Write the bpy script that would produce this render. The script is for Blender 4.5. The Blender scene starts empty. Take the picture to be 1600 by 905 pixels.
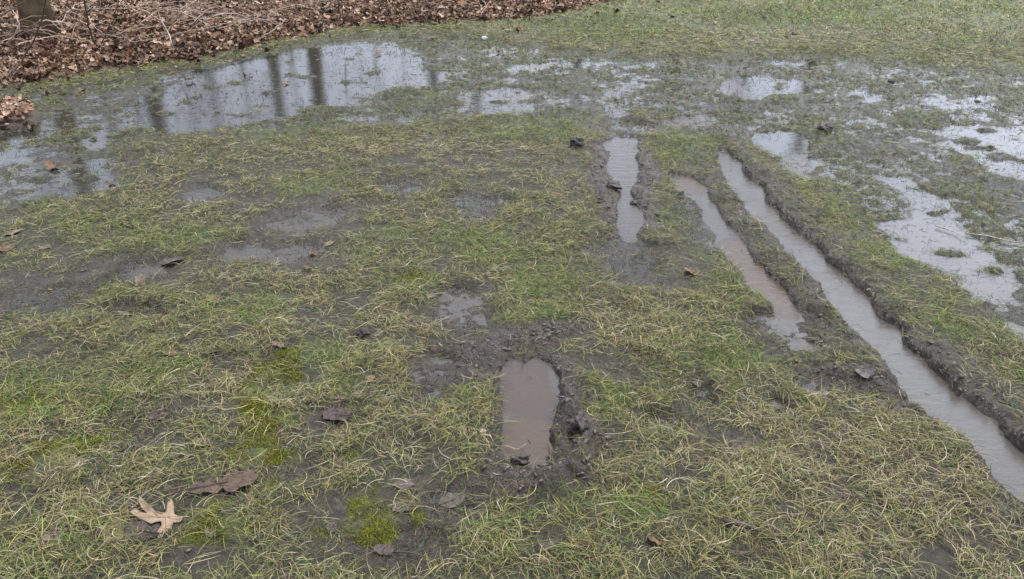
import bpy, bmesh, math, random
import numpy as np
from mathutils import Vector, Matrix, Euler
R = math.radians
rng = np.random.default_rng(7); random.seed(7)

# ------------------------------------------------------------------ camera, sky, sun, exposure
H = 1.5; FPX = 1240.0; PITCH = R(27.7)
sc = bpy.context.scene; col = sc.collection
cam = bpy.data.cameras.new('camera'); co = bpy.data.objects.new('camera', cam); col.objects.link(co)
co.location = (0, 0, H); co.rotation_euler = (R(90)-PITCH, 0, 0)
cam.sensor_width = 36; cam.lens = 36*FPX/1600; cam.clip_start = 0.05; cam.clip_end = 1500
sc.camera = co
SUN_EL, SUN_AZ = R(68), R(48)          # azimuth measured from +y towards +x
w = bpy.data.worlds.new('World'); sc.world = w; w.use_nodes = True
nt = w.node_tree; nt.nodes.clear()
def wn(t): return nt.nodes.new(t)
sky = wn('ShaderNodeTexSky'); sky.sky_type = 'NISHITA'; sky.sun_disc = False
sky.sun_elevation = SUN_EL; sky.sun_rotation = SUN_AZ; sky.dust_density = 4; sky.air_density = 1.0
bw = wn('ShaderNodeRGBToBW'); mix = wn('ShaderNodeMix'); mix.data_type = 'RGBA'
nt.links.new(sky.outputs[0], bw.inputs[0]); mix.inputs['Factor'].default_value = 0.78
nt.links.new(sky.outputs[0], mix.inputs[6]); nt.links.new(bw.outputs[0], mix.inputs[7])
# broken cloud cover
tc = wn('ShaderNodeTexCoord'); cn = wn('ShaderNodeTexNoise'); cn.inputs['Scale'].default_value = 3.2
cn.inputs['Detail'].default_value = 6; cn.inputs['Roughness'].default_value = .55
mp = wn('ShaderNodeMapping'); mp.inputs['Scale'].default_value = (1, 1, 2.2)
nt.links.new(tc.outputs['Generated'], mp.inputs[0]); nt.links.new(mp.outputs[0], cn.inputs['Vector'])
cr = wn('ShaderNodeValToRGB'); cr.color_ramp.elements[0].position = .36; cr.color_ramp.elements[1].position = .66
cr.color_ramp.elements[0].color = (.78, .83, .95, 1); cr.color_ramp.elements[1].color = (1.38, 1.42, 1.50, 1)
nt.links.new(cn.outputs['Fac'], cr.inputs[0])
mul = wn('ShaderNodeMix'); mul.data_type = 'RGBA'; mul.blend_type = 'MULTIPLY'; mul.inputs['Factor'].default_value = 1
cl = wn('ShaderNodeMix'); cl.data_type = 'RGBA'; cl.inputs['Factor'].default_value = .72; cl.inputs[7].default_value = (5.6, 5.8, 6.4, 1)
nt.links.new(mix.outputs[2], cl.inputs[6]); nt.links.new(cl.outputs[2], mul.inputs[6]); nt.links.new(cr.outputs[0], mul.inputs[7])
# bright patch added to the sky, away from the sun, to silver the rut water
dt = wn('ShaderNodeVectorMath'); dt.operation = 'DOT_PRODUCT'; nrm = wn('ShaderNodeVectorMath'); nrm.operation = 'NORMALIZE'
nt.links.new(tc.outputs['Generated'], nrm.inputs[0]); nt.links.new(nrm.outputs[0], dt.inputs[0])
dt.inputs[1].default_value = (math.sin(R(34))*math.cos(R(42)), math.cos(R(34))*math.cos(R(42)), math.sin(R(42)))
gl = wn('ShaderNodeMapRange'); gl.interpolation_type = 'SMOOTHSTEP'; gl.inputs['From Min'].default_value = .72; gl.inputs['From Max'].default_value = 1.0; gl.inputs['To Min'].default_value = 1; gl.inputs['To Max'].default_value = 1.75
nt.links.new(dt.outputs['Value'], gl.inputs['Value'])
gs = wn('ShaderNodeVectorMath'); gs.operation = 'SCALE'; nt.links.new(mul.outputs[2], gs.inputs[0]); nt.links.new(gl.outputs[0], gs.inputs['Scale'])
bg = wn('ShaderNodeBackground'); bg.inputs['Strength'].default_value = 0.13
out = wn('ShaderNodeOutputWorld')
nt.links.new(gs.outputs[0], bg.inputs[0]); nt.links.new(bg.outputs[0], out.inputs[0])
sun = bpy.data.lights.new('sun', 'SUN'); sun.energy = 2.0; sun.angle = R(10); sun.color = (1, .93, .82)
so = bpy.data.objects.new('sun', sun); col.objects.link(so)
d = Vector((math.sin(SUN_AZ)*math.cos(SUN_EL), math.cos(SUN_AZ)*math.cos(SUN_EL), math.sin(SUN_EL)))
so.rotation_euler = d.to_track_quat('Z', 'Y').to_euler()
sc.view_settings.view_transform = 'Standard'; sc.view_settings.look = 'None'
sc.view_settings.gamma = 1; sc.view_settings.exposure = 0.90
sc.render.resolution_x = 1024; sc.render.resolution_y = 579
sc.render.engine = 'CYCLES'

# ------------------------------------------------------------------ helpers
def at(px, py, z=0.0):
    """photo pixel (1600x905) -> ground point"""
    u = (np.asarray(px, float)-800)/FPX; v = (452.5-np.asarray(py, float))/FPX
    c, s = math.cos(PITCH), math.sin(PITCH)
    dy = c+v*s; dz = -s+v*c
    t = (z-H)/dz
    return u*t, dy*t
def px_size(py):                       # metres per photo pixel (sideways) at a row
    x, y = at(801, py); return abs(float(x))
def hash2(ix, iy, seed):
    h = (ix.astype(np.int64)*374761393 + iy.astype(np.int64)*668265263 + seed*974634777) & 0xffffffff
    h = ((h ^ (h >> 13))*1274126177) & 0xffffffff
    h = (h ^ (h >> 16)) & 0xffffffff
    return h.astype(np.float64)/4294967295.0
def vnoise(x, y, seed=0):
    ix = np.floor(x); iy = np.floor(y); fx = x-ix; fy = y-iy
    fx = fx*fx*fx*(fx*(fx*6-15)+10); fy = fy*fy*fy*(fy*(fy*6-15)+10)
    a = hash2(ix, iy, seed); b = hash2(ix+1, iy, seed); c = hash2(ix, iy+1, seed); e = hash2(ix+1, iy+1, seed)
    return (a+(b-a)*fx)*(1-fy)+(c+(e-c)*fx)*fy
def fbm(x, y, size, octv=4, seed=0, gain=.5):
    """-1..1, feature size in metres"""
    v = 0; amp = 1; tot = 0; f = 1/size
    for o in range(octv):
        ca, sa = math.cos(o*1.1+.4), math.sin(o*1.1+.4)
        v = v+amp*(vnoise((x*ca-y*sa)*f+o*17.3, (x*sa+y*ca)*f-o*9.1, seed+o)*2-1)
        tot += amp; amp *= gain; f *= 2.03
    return v/tot
def sstep(a, b, t):
    t = np.clip((t-a)/(b-a), 0, 1); return t*t*(3-2*t)
def seg_d(x, y, ax, ay, bx, by):
    dx, dy = bx-ax, by-ay; L = dx*dx+dy*dy+1e-12
    t = np.clip(((x-ax)*dx+(y-ay)*dy)/L, 0, 1)
    return np.hypot(x-ax-t*dx, y-ay-t*dy), t
def poly_sd(x, y, pts):
    """signed distance (m), inside negative; pts in photo pixels"""
    P = [at(*p) for p in pts]; P = [(float(a), float(b)) for a, b in P]
    res = np.full(x.shape, 9.0)
    xs = [p[0] for p in P]; ys = [p[1] for p in P]; m = .6
    k = (x > min(xs)-m) & (x < max(xs)+m) & (y > min(ys)-m) & (y < max(ys)+m)
    X, Y = x[k], y[k]; dmin = np.full(X.shape, 9.0); ins = np.zeros(X.shape, bool)
    for i in range(len(P)):
        ax, ay = P[i]; bx, by = P[(i+1) % len(P)]
        dd, _ = seg_d(X, Y, ax, ay, bx, by); dmin = np.minimum(dmin, dd)
        if ay != by:
            c = ((ay > Y) != (by > Y)) & (X < (bx-ax)*(Y-ay)/(by-ay)+ax); ins ^= c
    res[k] = np.where(ins, -dmin, dmin); return res
def line_d(x, y, pts, k_=1.0):
    """pts: (px, py, halfwidth px). returns distance / local halfwidth, and halfwidth (m)"""
    P = []
    for p in pts:
        a, b = at(p[0], p[1]); P.append((float(a), float(b), p[2]*k_*px_size(p[1])))
    res = np.full(x.shape, 99.0)
    xs = [p[0] for p in P]; ys = [p[1] for p in P]; m = .6
    k = (x > min(xs)-m) & (x < max(xs)+m) & (y > min(ys)-m) & (y < max(ys)+m)
    X, Y = x[k], y[k]; r = np.full(X.shape, 99.0)
    for a, b in zip(P[:-1], P[1:]):
        dd, t = seg_d(X, Y, a[0], a[1], b[0], b[1]); r = np.minimum(r, dd/(a[2]+(b[2]-a[2])*t))
    res[k] = r; return res
def ell(x, y, cx, cy, rx, ry):
    """soft ellipse given in photo pixels: 0 centre, 1 rim"""
    wx, wy = at(cx, cy); s = px_size(cy)
    _, y0 = at(cx, cy+ry); _, y1 = at(cx, cy-ry)
    yc = (float(y0)+float(y1))/2
    return np.hypot((x-float(wx))/(rx*s), (y-yc)/(abs(float(y1)-float(y0))/2))

# ------------------------------------------------------------------ layout of the place (traced once on the flat ground)
LITTER = [(-700, 330), (-250, 215), (0, 140), (120, 122), (230, 104), (330, 93), (440, 64), (560, 47), (680, 40), (800, 34), (880, 24), (950, 8), (1010, -12),
          (1150, -60), (1200, -120), (-300, -150), (-1200, -120), (-1800, 300)]
LITTER2 = [(-90, 220), (-40, 172), (20, 168), (60, 178), (48, 195), (0, 204)]
OPEN = [  # (polygon, depth, edge softness)
 ([(-60, 176), (60, 176), (130, 150), (230, 132), (330, 108), (430, 84), (500, 68), (420, 92), (320, 126), (240, 156), (230, 200), (150, 200), (60, 216), (-60, 226)], .0012, .16),
 ([(-60, 232), (120, 246), (230, 240), (200, 262), (90, 262), (-60, 262)], .001, .16),
 ([(222, 202), (236, 156), (310, 116), (420, 86), (500, 74), (570, 68), (640, 74), (652, 108), (640, 132), (600, 138), (560, 158), (500, 176), (420, 186), (350, 194), (300, 202)], .016, .14),
 ([(115, 224), (150, 206), (205, 194), (200, 214), (165, 232), (120, 240)], .012, .06),
 ([(640, 112), (700, 112), (704, 126), (650, 132)], .010, .06),
 ([(724, 150), (780, 138), (830, 140), (826, 172), (740, 180)], .004, .10),
 ([(560, 184), (620, 182), (650, 192), (600, 198), (540, 196)], .004, .08),
 ([(1168, 206), (1236, 206), (1247, 230), (1244, 252), (1216, 256), (1192, 232)], .02, .03),
 ([(1240, 250), (1270, 255), (1262, 280), (1240, 290), (1232, 265)], .008, .05),
 ([(1374, 276), (1430, 282), (1484, 338), (1530, 380), (1570, 425), (1590, 468), (1560, 470), (1490, 428), (1410, 396), (1368, 352), (1400, 345), (1420, 320), (1396, 300)], .014, .05),
 ([(1478, 194), (1540, 196), (1660, 215), (1660, 305), (1560, 268), (1500, 236)], .008, .09),
 ([(1140, 122), (1262, 126), (1270, 146), (1160, 154), (1130, 146)], .012, .08),
 ([(1190, 95), (1280, 98), (1270, 104), (1200, 103)], .010, .10),
 ([(1336, 148), (1372, 148), (1376, 160), (1344, 162)], .010, .06),
 ([(1040, 182), (1105, 180), (1105, 198), (1060, 204), (1020, 196)], .008, .06),
 ([(940, 176), (990, 168), (985, 182), (945, 186)], .004, .06),
 ([(1450, 148), (1540, 150), (1550, 172), (1470, 170)], .003, .08),
 ([(880, 100), (940, 98), (945, 106), (880, 108)], .004, .08),
 ([(800, 100), (870, 98), (860, 112), (790, 112)], .004, .08),
 ([(1560, 480), (1680, 500), (1680, 580), (1600, 530)], .004, .06),
 ([(20, 272), (90, 262), (190, 268), (200, 296), (120, 310), (0, 318), (-60, 300)], .003, .10),
 ([(668, 462), (710, 452), (768, 462), (776, 500), (756, 522), (712, 516), (684, 496)], .0018, .05),
 ([(652, 572), (690, 562), (726, 578), (722, 606), (680, 618), (652, 602)], .0018, .05),
 ([(180, 420), (250, 412), (262, 428), (210, 440)], .0018, .08),
 ([(350, 388), (470, 380), (520, 396), (440, 410), (350, 408)], .0018, .08),
 ([(272, 302), (340, 300), (350, 320), (280, 324)], .0018, .08),
 ([(1196, 500), (1250, 502), (1262, 526), (1216, 528)], .0030, .04),
 ([(424, 352), (470, 338), (520, 345), (515, 360), (450, 368)], .002, .03),
]
WET = [(-400, 420), (-300, 230), (0, 152), (130, 136), (330, 102), (440, 76), (560, 58), (700, 56), (860, 78), (980, 92), (1150, 92), (1330, 90), (1480, 110), (1700, 118), (1900, 180),
       (1900, 520), (1640, 560), (1560, 500), (1480, 440), (1370, 380), (1310, 300), (1240, 280), (1180, 210), (1080, 215), (1010, 175), (920, 190), (790, 186),
       (690, 184), (640, 196), (560, 200), (430, 214), (300, 204), (215, 232), (230, 268), (180, 292), (60, 330), (0, 350), (-200, 420)]
WET2 = [  # thin wet spots in the lawn (ellipses)
 (310, 312, 48, 20), (470, 350, 55, 22), (430, 395, 110, 22), (225, 430, 55, 22), (640, 296, 50, 14), (745, 325, 55, 18), (722, 487, 52, 38), (690, 592, 50, 30),
 (70, 470, 120, 28), (200, 490, 60, 14), (1230, 510, 60, 34), (1000, 400, 70, 32), (1010, 440, 40, 20), (1090, 360, 40, 50), (1150, 300, 20, 20), (1320, 610, 70, 18),
 (710, 790, 45, 28), (1090, 620, 25, 26), (1210, 640, 22, 12), (1040, 660, 30, 18), (660, 850, 50, 30), (1440, 660, 30, 20), (905, 395, 25, 12), (980, 200, 60, 14)]
MUD = [  # bare patches: cx, cy, rx, ry, strength
 (722, 487, 56, 40, 1), (690, 590, 60, 38, 1), (760, 560, 60, 34, 1), (830, 530, 75, 24, 1), (895, 620, 40, 60, 1), (890, 700, 60, 70, 1), (840, 765, 95, 40, 1), (915, 710, 40, 50, 1), (960, 700, 40, 26, .6),
 (470, 352, 60, 26, .8), (420, 395, 110, 24, .6), (200, 430, 110, 30, .7), (60, 460, 120, 40, .7), (190, 492, 70, 16, .7), (310, 312, 45, 16, .5),
 (640, 296, 45, 14, .6), (745, 325, 50, 18, .6), (240, 650, 70, 30, .7), (220, 690, 36, 40, .7), (120, 560, 60, 14, .4), (530, 655, 60, 26, .8), (450, 745, 60, 26, .7),
 (340, 765, 100, 26, .7), (470, 810, 80, 26, .6), (650, 850, 90, 46, .8), (550, 870, 80, 26, .6), (710, 790, 50, 30, .9), (640, 700, 60, 24, .5), (330, 860, 50, 30, .6), (240, 840, 50, 30, .7),
 (30, 770, 50, 30, .5), (700, 410, 30, 18, .5), (820, 365, 35, 14, .4), (1090, 600, 30, 50, .6), (1000, 580, 50, 30, .5), (1210, 640, 30, 14, .7), (1060, 660, 60, 20, .5), (1140, 690, 60, 14, .5),
 (1230, 520, 66, 44, .95), (1320, 600, 80, 26, .8), (1000, 400, 90, 30, .75), (1010, 440, 50, 16, .6), (1070, 430, 60, 28, .6), (960, 330, 18, 40, .8), (1280, 690, 30, 20, .4), (1470, 790, 60, 40, .4),
 (1330, 800, 70, 40, .3), (1000, 310, 22, 50, .7), (940, 300, 24, 20, .8), (1010, 270, 18, 60, .6), (1110, 330, 30, 70, .8), (430, 560, 40, 20, .6), (570, 530, 14, 10, 1), (900, 230, 14, 10, .7),
 (1130, 205, 50, 14, .6), (1420, 250, 60, 10, .4), (960, 205, 60, 9, .6), (1560, 820, 60, 40, .4), (1180, 870, 40, 24, .4), (1230, 800, 26, 12, .5), (850, 850, 60, 24, .5), (1390, 640, 40, 24, .6),
 (160, 745, 34, 18, .6), (640, 760, 36, 12, .8), (350, 570, 60, 10, .5), (620, 450, 22, 8, .4), (540, 345, 30, 10, .6)]
MOSS = [(440, 575, 30, 20), (380, 720, 50, 22), (430, 655, 40, 20), (20, 640, 60, 16), (120, 700, 50, 14), (340, 830, 50, 26), (590, 835, 34, 20), (400, 640, 24, 30), (425, 600, 42, 46), (400, 685, 44, 34), (70, 712, 58, 18), (585, 812, 34, 38), (318, 808, 30, 20), (300, 845, 40, 16), (546, 722, 10, 10), (415, 765, 14, 10), (30, 745, 30, 14),
        (645, 438, 26, 10), (390, 838, 30, 12), (595, 772, 10, 8), (660, 812, 16, 10), (85, 610, 28, 10), (500, 845, 22, 10), (455, 558, 22, 8), (450, 720, 20, 10), (1015, 775, 14, 10), (350, 495, 14, 6)]
GREEN = [(40, 620, 70, 34), (60, 655, 60, 20), (480, 298, 60, 24), (560, 402, 44, 20), (735, 388, 70, 26), (850, 450, 60, 44), (840, 500, 50, 26), (1045, 345, 30, 28), (400, 490, 70, 26), (960, 630, 40, 40),
         (290, 375, 90, 16), (500, 560, 60, 30), (620, 370, 60, 16), (1080, 230, 60, 34), (860, 200, 60, 30), (1150, 570, 90, 20), (1380, 400, 40, 22), (1480, 520, 60, 26), (960, 50, 120, 20),
         (1250, 30, 200, 20), (800, 205, 90, 22), (1000, 800, 60, 30), (870, 800, 60, 20), (250, 590, 60, 12), (780, 750, 40, 26), (660, 160, 60, 14), (1240, 155, 80, 8), (1430, 190, 50, 14), (1550, 700, 40, 30),
         (1520, 250, 40, 10), (1500, 300, 50, 16), (140, 700, 60, 18), (560, 610, 30, 24), (1400, 500, 60, 20), (180, 640, 30, 16), (700, 620, 60, 14), (1280, 200, 60, 10), (940, 40, 120, 22), (430, 215, 70, 12)]
STRAW = [(900, 310, 70, 30), (990, 520, 110, 40), (1250, 720, 260, 90), (1400, 800, 240, 90), (470, 500, 60, 40), (620, 520, 60, 26), (90, 700, 110, 50), (340, 620, 120, 40), (1050, 490, 90, 30), (700, 240, 150, 18),
         (150, 790, 120, 50), (560, 240, 120, 16), (260, 330, 90, 16), (700, 350, 80, 16), (930, 690, 40, 26), (470, 430, 90, 16), (1300, 60, 260, 14)]
HUM = [(385, 177, 34, 5), (470, 118, 20, 4), (500, 172, 36, 12), (592, 112, 16, 4), (430, 142, 14, 4), (330, 177, 24, 4), (455, 100, 16, 3), (622, 146, 34, 9), (300, 150, 16, 4), (545, 92, 14, 3), (545, 128, 18, 4), (270, 182, 16, 4), (150, 218, 12, 4), (770, 158, 14, 3), (1520, 222, 20, 5), (1570, 250, 26, 6), (1455, 330, 22, 6), (1490, 392, 26, 7), (1540, 205, 16, 3), (1215, 134, 12, 3), (60, 285, 20, 5), (150, 280, 16, 5), (1500, 262, 26, 6), (1545, 235, 20, 4), (1430, 300, 18, 5), (1530, 420, 26, 8), (1405, 372, 20, 6), (1575, 290, 24, 6), (350, 132, 18, 4), (280, 160, 16, 4), (410, 166, 18, 4), (250, 178, 14, 4), (560, 84, 14, 2), (120, 232, 14, 4), (190, 212, 12, 4)]
RUTS = [  # (px, py, half width) and depth
 ([(972, 222, 25), (971, 262, 26), (974, 290, 14), (980, 312, 13), (984, 332, 24), (986, 352, 24), (988, 374, 12)], .022),
 ([(1062, 280, 16), (1078, 294, 24), (1094, 306, 16)], .016),
 ([(1092, 300, 12), (1112, 336, 18), (1140, 378, 24), (1176, 426, 29), (1210, 470, 28), (1232, 498, 20)], .016),
 ([(1250, 538, 22), (1268, 544, 16)], .010),
 ([(1126, 238, 10), (1148, 270, 24), (1182, 318, 28), (1224, 362, 29), (1272, 416, 33), (1322, 472, 37), (1374, 530, 38), (1432, 588, 42), (1500, 652, 46), (1560, 706, 50), (1650, 790, 58), (1760, 900, 66)], .03),
]
FOOT = [(788, 572), (800, 561), (822, 567), (845, 559), (862, 568), (877, 590), (879, 620), (870, 642), (862, 664), (867, 690), (860, 714), (865, 738), (850, 746), (832, 735), (812, 722), (796, 723), (783, 706), (791, 660), (785, 620)]
RIDGES = [  # (px, py, half width), height
 ([(1128, 200, 14), (1150, 232, 18), (1200, 286, 22), (1254, 346, 26), (1308, 402, 30), (1364, 462, 34), (1426, 524, 38), (1492, 590, 42), (1560, 650, 46), (1640, 724, 54), (1760, 850, 60)], .027),
 ([(1085, 236, 14), (1120, 290, 18), (1162, 345, 18), (1204, 394, 20), (1246, 444, 24), (1286, 496, 28), (1330, 556, 30), (1386, 612, 30), (1440, 660, 26)], .016),
 ([(935, 232, 10), (940, 300, 16), (952, 350, 12)], .016),
 ([(1008, 240, 12), (1010, 300, 16), (1020, 360, 14)], .016),
 ([(738, 592, 26), (762, 556, 26), (806, 540, 24), (850, 528, 26), (898, 522, 26)], .022),
 ([(868, 566, 16), (892, 596, 20), (892, 640, 16)], .018),
 ([(886, 652, 13), (912, 668, 17), (926, 704, 20), (908, 744, 26), (868, 768, 32), (826, 778, 34), (788, 756, 30), (764, 722, 16)], .050),
 ([(884, 668, 10), (890, 690, 12), (886, 712, 10)], .018),
 ([(868, 690, 7), (866, 668, 7)], .02),
 ([(1300, 590, 16), (1370, 606, 20)], .014),
 ([(680, 544, 18), (740, 550, 16)], .012),
]
TURBID_REFL = [(1078, 292, 40, 24, 1), (1180, 430, 60, 80, 1), (830, 690, 85, 70, 1), (830, 610, 75, 80, .85), (1070, 192, 50, 16, .8), (1255, 540, 30, 16, .6), (1215, 345, 30, 50, .6),  # browner water: mud, plus dark tree reflections put into the colour
          (1290, 440, 40, 36, .55), (1250, 270, 30, 30, .6), (1150, 138, 20, 20, .5), (1420, 590, 80, 80, .25), (1560, 720, 90, 60, .15)]

# ------------------------------------------------------------------ terrain on a polar grid around the viewpoint
fine = np.arange(-R(47), R(47), 1/690)
th = np.concatenate([np.linspace(-math.pi, -R(48.5), 90), fine, np.linspace(R(48.5), math.pi, 90)[:-1]])
ang = np.concatenate([np.linspace(R(84), R(54), 30), np.arange(R(53.5), R(5.5), -1/780), np.linspace(R(5.4), R(.12), 60)])
rr = H/np.tan(ang)
TH, RR = np.meshgrid(th, rr)
GX = RR*np.sin(TH); GY = RR*np.cos(TH)

def terrain(x0, y0):
    n1 = fbm(x0, y0, .22, 3, 11); n2 = fbm(x0, y0, .22, 3, 23)
    r = np.hypot(x0, y0)
    k = np.clip(.022*r, .035, .14)
    x = x0+n1*k; y = y0+n2*k
    xs = x0+n1*.03+.010*fbm(x0, y0, .05, 3, 19); ys = y0+n2*.03+.010*fbm(x0, y0, .05, 3, 29)        # gentler warp for the sharp features
    F = {}
    n_lump = fbm(x0, y0, .9, 3, 3); n_med = fbm(x0, y0, .16, 3, 5); n_fin = fbm(x0, y0, .045, 3, 8)
    z = .013+.008*n_lump+.006*n_med+.003*n_fin
    far = sstep(7.5, 10, r); z = z+far*.02
    wsd = poly_sd(x, y, WET); wet = sstep(.12, -.10, wsd)
    wet2 = np.zeros_like(x)
    for e in WET2:
        wet2 = np.maximum(wet2, sstep(1.15, .65, ell(x, y, *e)+.5*n_med))
    n_w = fbm(x0, y0, .40, 3, 31); n_w2 = fbm(x0, y0, .09, 4, 37)
    n_f2 = fbm(x0, y0, .06, 2, 41); zw = .0032+.005*n_w+.010*n_w2+.010*n_f2+.006*n_fin
    green = np.zeros_like(x)
    for e in GREEN: green = np.maximum(green, sstep(1.25, .35, ell(x, y, *e)))
    zw = zw+green*.010
    z = z*(1-wet)+zw*wet
    z = z*(1-wet2)+(.0005+.004*n_w2+.002*n_fin)*wet2
    opn = np.zeros_like(x)
    for p, dep, ed in OPEN:
        s = sstep(ed*.6, -ed*.6, poly_sd(x, y, p)); z = z*(1-s)+(-dep+.008*n_w2+.008*n_w+.008*n_f2)*s; opn = np.maximum(opn, s)
    for e in HUM:
        z = z+.024*sstep(1.5, .2, ell(x, y, *e)+.5*n_w2); opn = opn*(1-sstep(1.3, .6, ell(x, y, *e)+.5*n_w2))
    mud = np.zeros_like(x)
    for e in MUD: mud = np.maximum(mud, e[4]*sstep(1.25, .65, ell(x, y, *e[:4])+.45*n_med+.25*n_fin))
    ridge = np.zeros_like(x)
    for i, (L, hh) in enumerate(RIDGES):
        t = line_d(xs, ys, L); g = np.exp(-(np.clip(t+.25*n_med, 0, 5)**2)*.9); z = z+hh*(.72 if i < 4 else .95)*g*np.clip(1+.7*n_lump+1.1*n_med, .1, 2); g = g*(.45 if i < 2 else 1); ridge = np.maximum(ridge, g)
        mud = np.maximum(mud, sstep(1.7, .5, t+(.5*n_med if i < 2 else 0))*(.34 if i < 2 else .85))
    rut = np.zeros_like(x)
    for L, dep in RUTS:
        t = line_d(xs, ys, L, .86)+.36*n_med+.25*n_w2+.20*n_lump; s = sstep(1.25, .88, t); z = z*(1-s)+(-dep+.007*n_w2+.008*n_lump+.003*n_f2)*s; rut = np.maximum(rut, s)
        mud = np.maximum(mud, sstep(1.65, 1.15, t))
    fn = fbm(x0, y0, .05, 3, 47); fs = poly_sd(x0+n1*.014, y0+n2*.014, FOOT)+.014*fn; s = sstep(.012, -.014, fs); z = z*(1-s)+(-.022+.006*fn)*s; rut = np.maximum(rut, s)
    mud = np.maximum(mud, sstep(.05, .0, fs))
    # clods in bare, worked mud
    rid = 1-np.abs(fbm(x0, y0, .05, 4, 51))*2; rid2 = fbm(x0, y0, .022, 3, 57)
    work = np.clip(ridge*1.3, 0, 1)*(1-rut)
    z = z+work*(.012*(rid-.6)+.007*rid2)+mud*(1-rut)*(1-work)*(.008*rid2+.006*(rid-.5)+.003*fbm(x0, y0, .011, 2, 59))
    # leaf bank
    ls = poly_sd(x0+n1*.12, y0+n2*.12, LITTER)
    inner = np.where(ls > 8, 0, np.clip(-ls, 0, 3))
    lit = sstep(.10, -.05, ls); z = z*(1-lit)+lit*(.03+.05*sstep(0, .8, inner)+.05*sstep(.5, 3, inner)+.03*n_lump)
    l2 = sstep(.06, -.05, poly_sd(x, y, LITTER2)); z = z+l2*.03
    # gentle rise of the field and the wood far away
    z = z+.012*np.clip(r-14, 0, 400)*1.0
    F.update(z=z, wet=np.maximum(wet*.9, wet2), opn=opn, mud=mud, rut=rut, lit=np.maximum(lit, l2), green=green, ridge=ridge, work=work)
    m = np.zeros_like(x)
    for e in MOSS: m = np.maximum(m, sstep(1.35, .6, ell(x, y, *e)+.6*n_med))
    F['moss'] = m
    s_ = np.zeros_like(x)
    for e in STRAW: s_ = np.maximum(s_, sstep(1.4, .3, ell(x, y, *e)))
    F['straw'] = s_
    tb = np.zeros_like(x)
    for e in TURBID_REFL: tb = np.maximum(tb, e[4]*sstep(1.3, .5, ell(x, y, *e[:4])+.3*n_w))
    F['turb_refl'] = np.maximum(tb, .46*np.maximum(rut, sstep(5, 3.5, r)*opn))
    return F
F = terrain(GX.ravel(), GY.ravel())
NR, NT = GX.shape
G = {k: v.reshape(NR, NT) for k, v in F.items()}
ir = np.arange(NR); it = np.arange(NT)
def samp(name, x, y):
    r = np.hypot(x, y); t = np.arctan2(x, y)
    fi = np.clip(np.interp(r, rr, ir), 0, NR-1.001); fj = np.clip(np.interp(t, th, it), 0, NT-1.001)
    i = fi.astype(int); j = fj.astype(int); a = fi-i; b = fj-j; A = G[name]
    return (A[i, j]*(1-b)+A[i, j+1]*b)*(1-a)+(A[i+1, j]*(1-b)+A[i+1, j+1]*b)*a
def hz(x, y): return float(samp('z', np.array([x]), np.array([y]))[0])

def np_mesh(name, V, quads=None, tris=None, smooth=True):
    me = bpy.data.meshes.new(name); me.vertices.add(len(V)); me.vertices.foreach_set('co', np.ascontiguousarray(V, np.float32).ravel())
    loops = []; starts = []; tot = []; off = 0
    for f, n in ((quads, 4), (tris, 3)):
        if f is None or len(f) == 0: continue
        loops.append(f.ravel()); starts.append(off+np.arange(len(f))*n); tot.append(np.full(len(f), n)); off += f.size
    L = np.concatenate(loops).astype(np.int32); S = np.concatenate(starts).astype(np.int32)
    me.loops.add(len(L)); me.loops.foreach_set('vertex_index', L)
    me.polygons.add(len(S)); me.polygons.foreach_set('loop_start', S)
    if smooth: me.polygons.foreach_set('use_smooth', np.ones(len(S), bool))
    me.update(calc_edges=True); me.validate(); return me
def attr_col(me, name, C):
    a = me.color_attributes.new(name, 'FLOAT_COLOR', 'POINT'); C4 = np.ones((len(C), 4), np.float32); C4[:, :C.shape[1]] = C
    a.data.foreach_set('color', C4.ravel())
def attr_f(me, name, A):
    a = me.attributes.new(name, 'FLOAT', 'POINT'); a.data.foreach_set('value', np.ascontiguousarray(A, np.float32).ravel())
def link(name, me, mat=None, parent=None):
    o = bpy.data.objects.new(name, me); col.objects.link(o)
    if mat and not me.materials: me.materials.append(mat)
    if parent: o.parent = parent
    return o
def tag(o, label=None, cat=None, group=None, kind=None):
    if label: o['label'] = label
    if cat: o['category'] = cat
    if group: o['group'] = group
    if kind: o['kind'] = kind
    return o

# ------------------------------------------------------------------ materials
def mat(name):
    m = bpy.data.materials.new(name); m.use_nodes = True; t = m.node_tree; return m, t, t.nodes['Principled BSDF']
def node(t, typ, **kw):
    n = t.nodes.new(typ)
    for k, v in kw.items(): n.inputs[k].default_value = v
    return n
def geo_pos(t): return t.nodes.new('ShaderNodeNewGeometry').outputs['Position']
def mathn(t, op, a, b=None, c=None):
    n = t.nodes.new('ShaderNodeMath'); n.operation = op
    for i, v in enumerate((a, b, c)):
        if v is None: continue
        if hasattr(v, 'links'): t.links.new(v, n.inputs[i])
        else: n.inputs[i].default_value = v
    return n.outputs[0]

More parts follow.
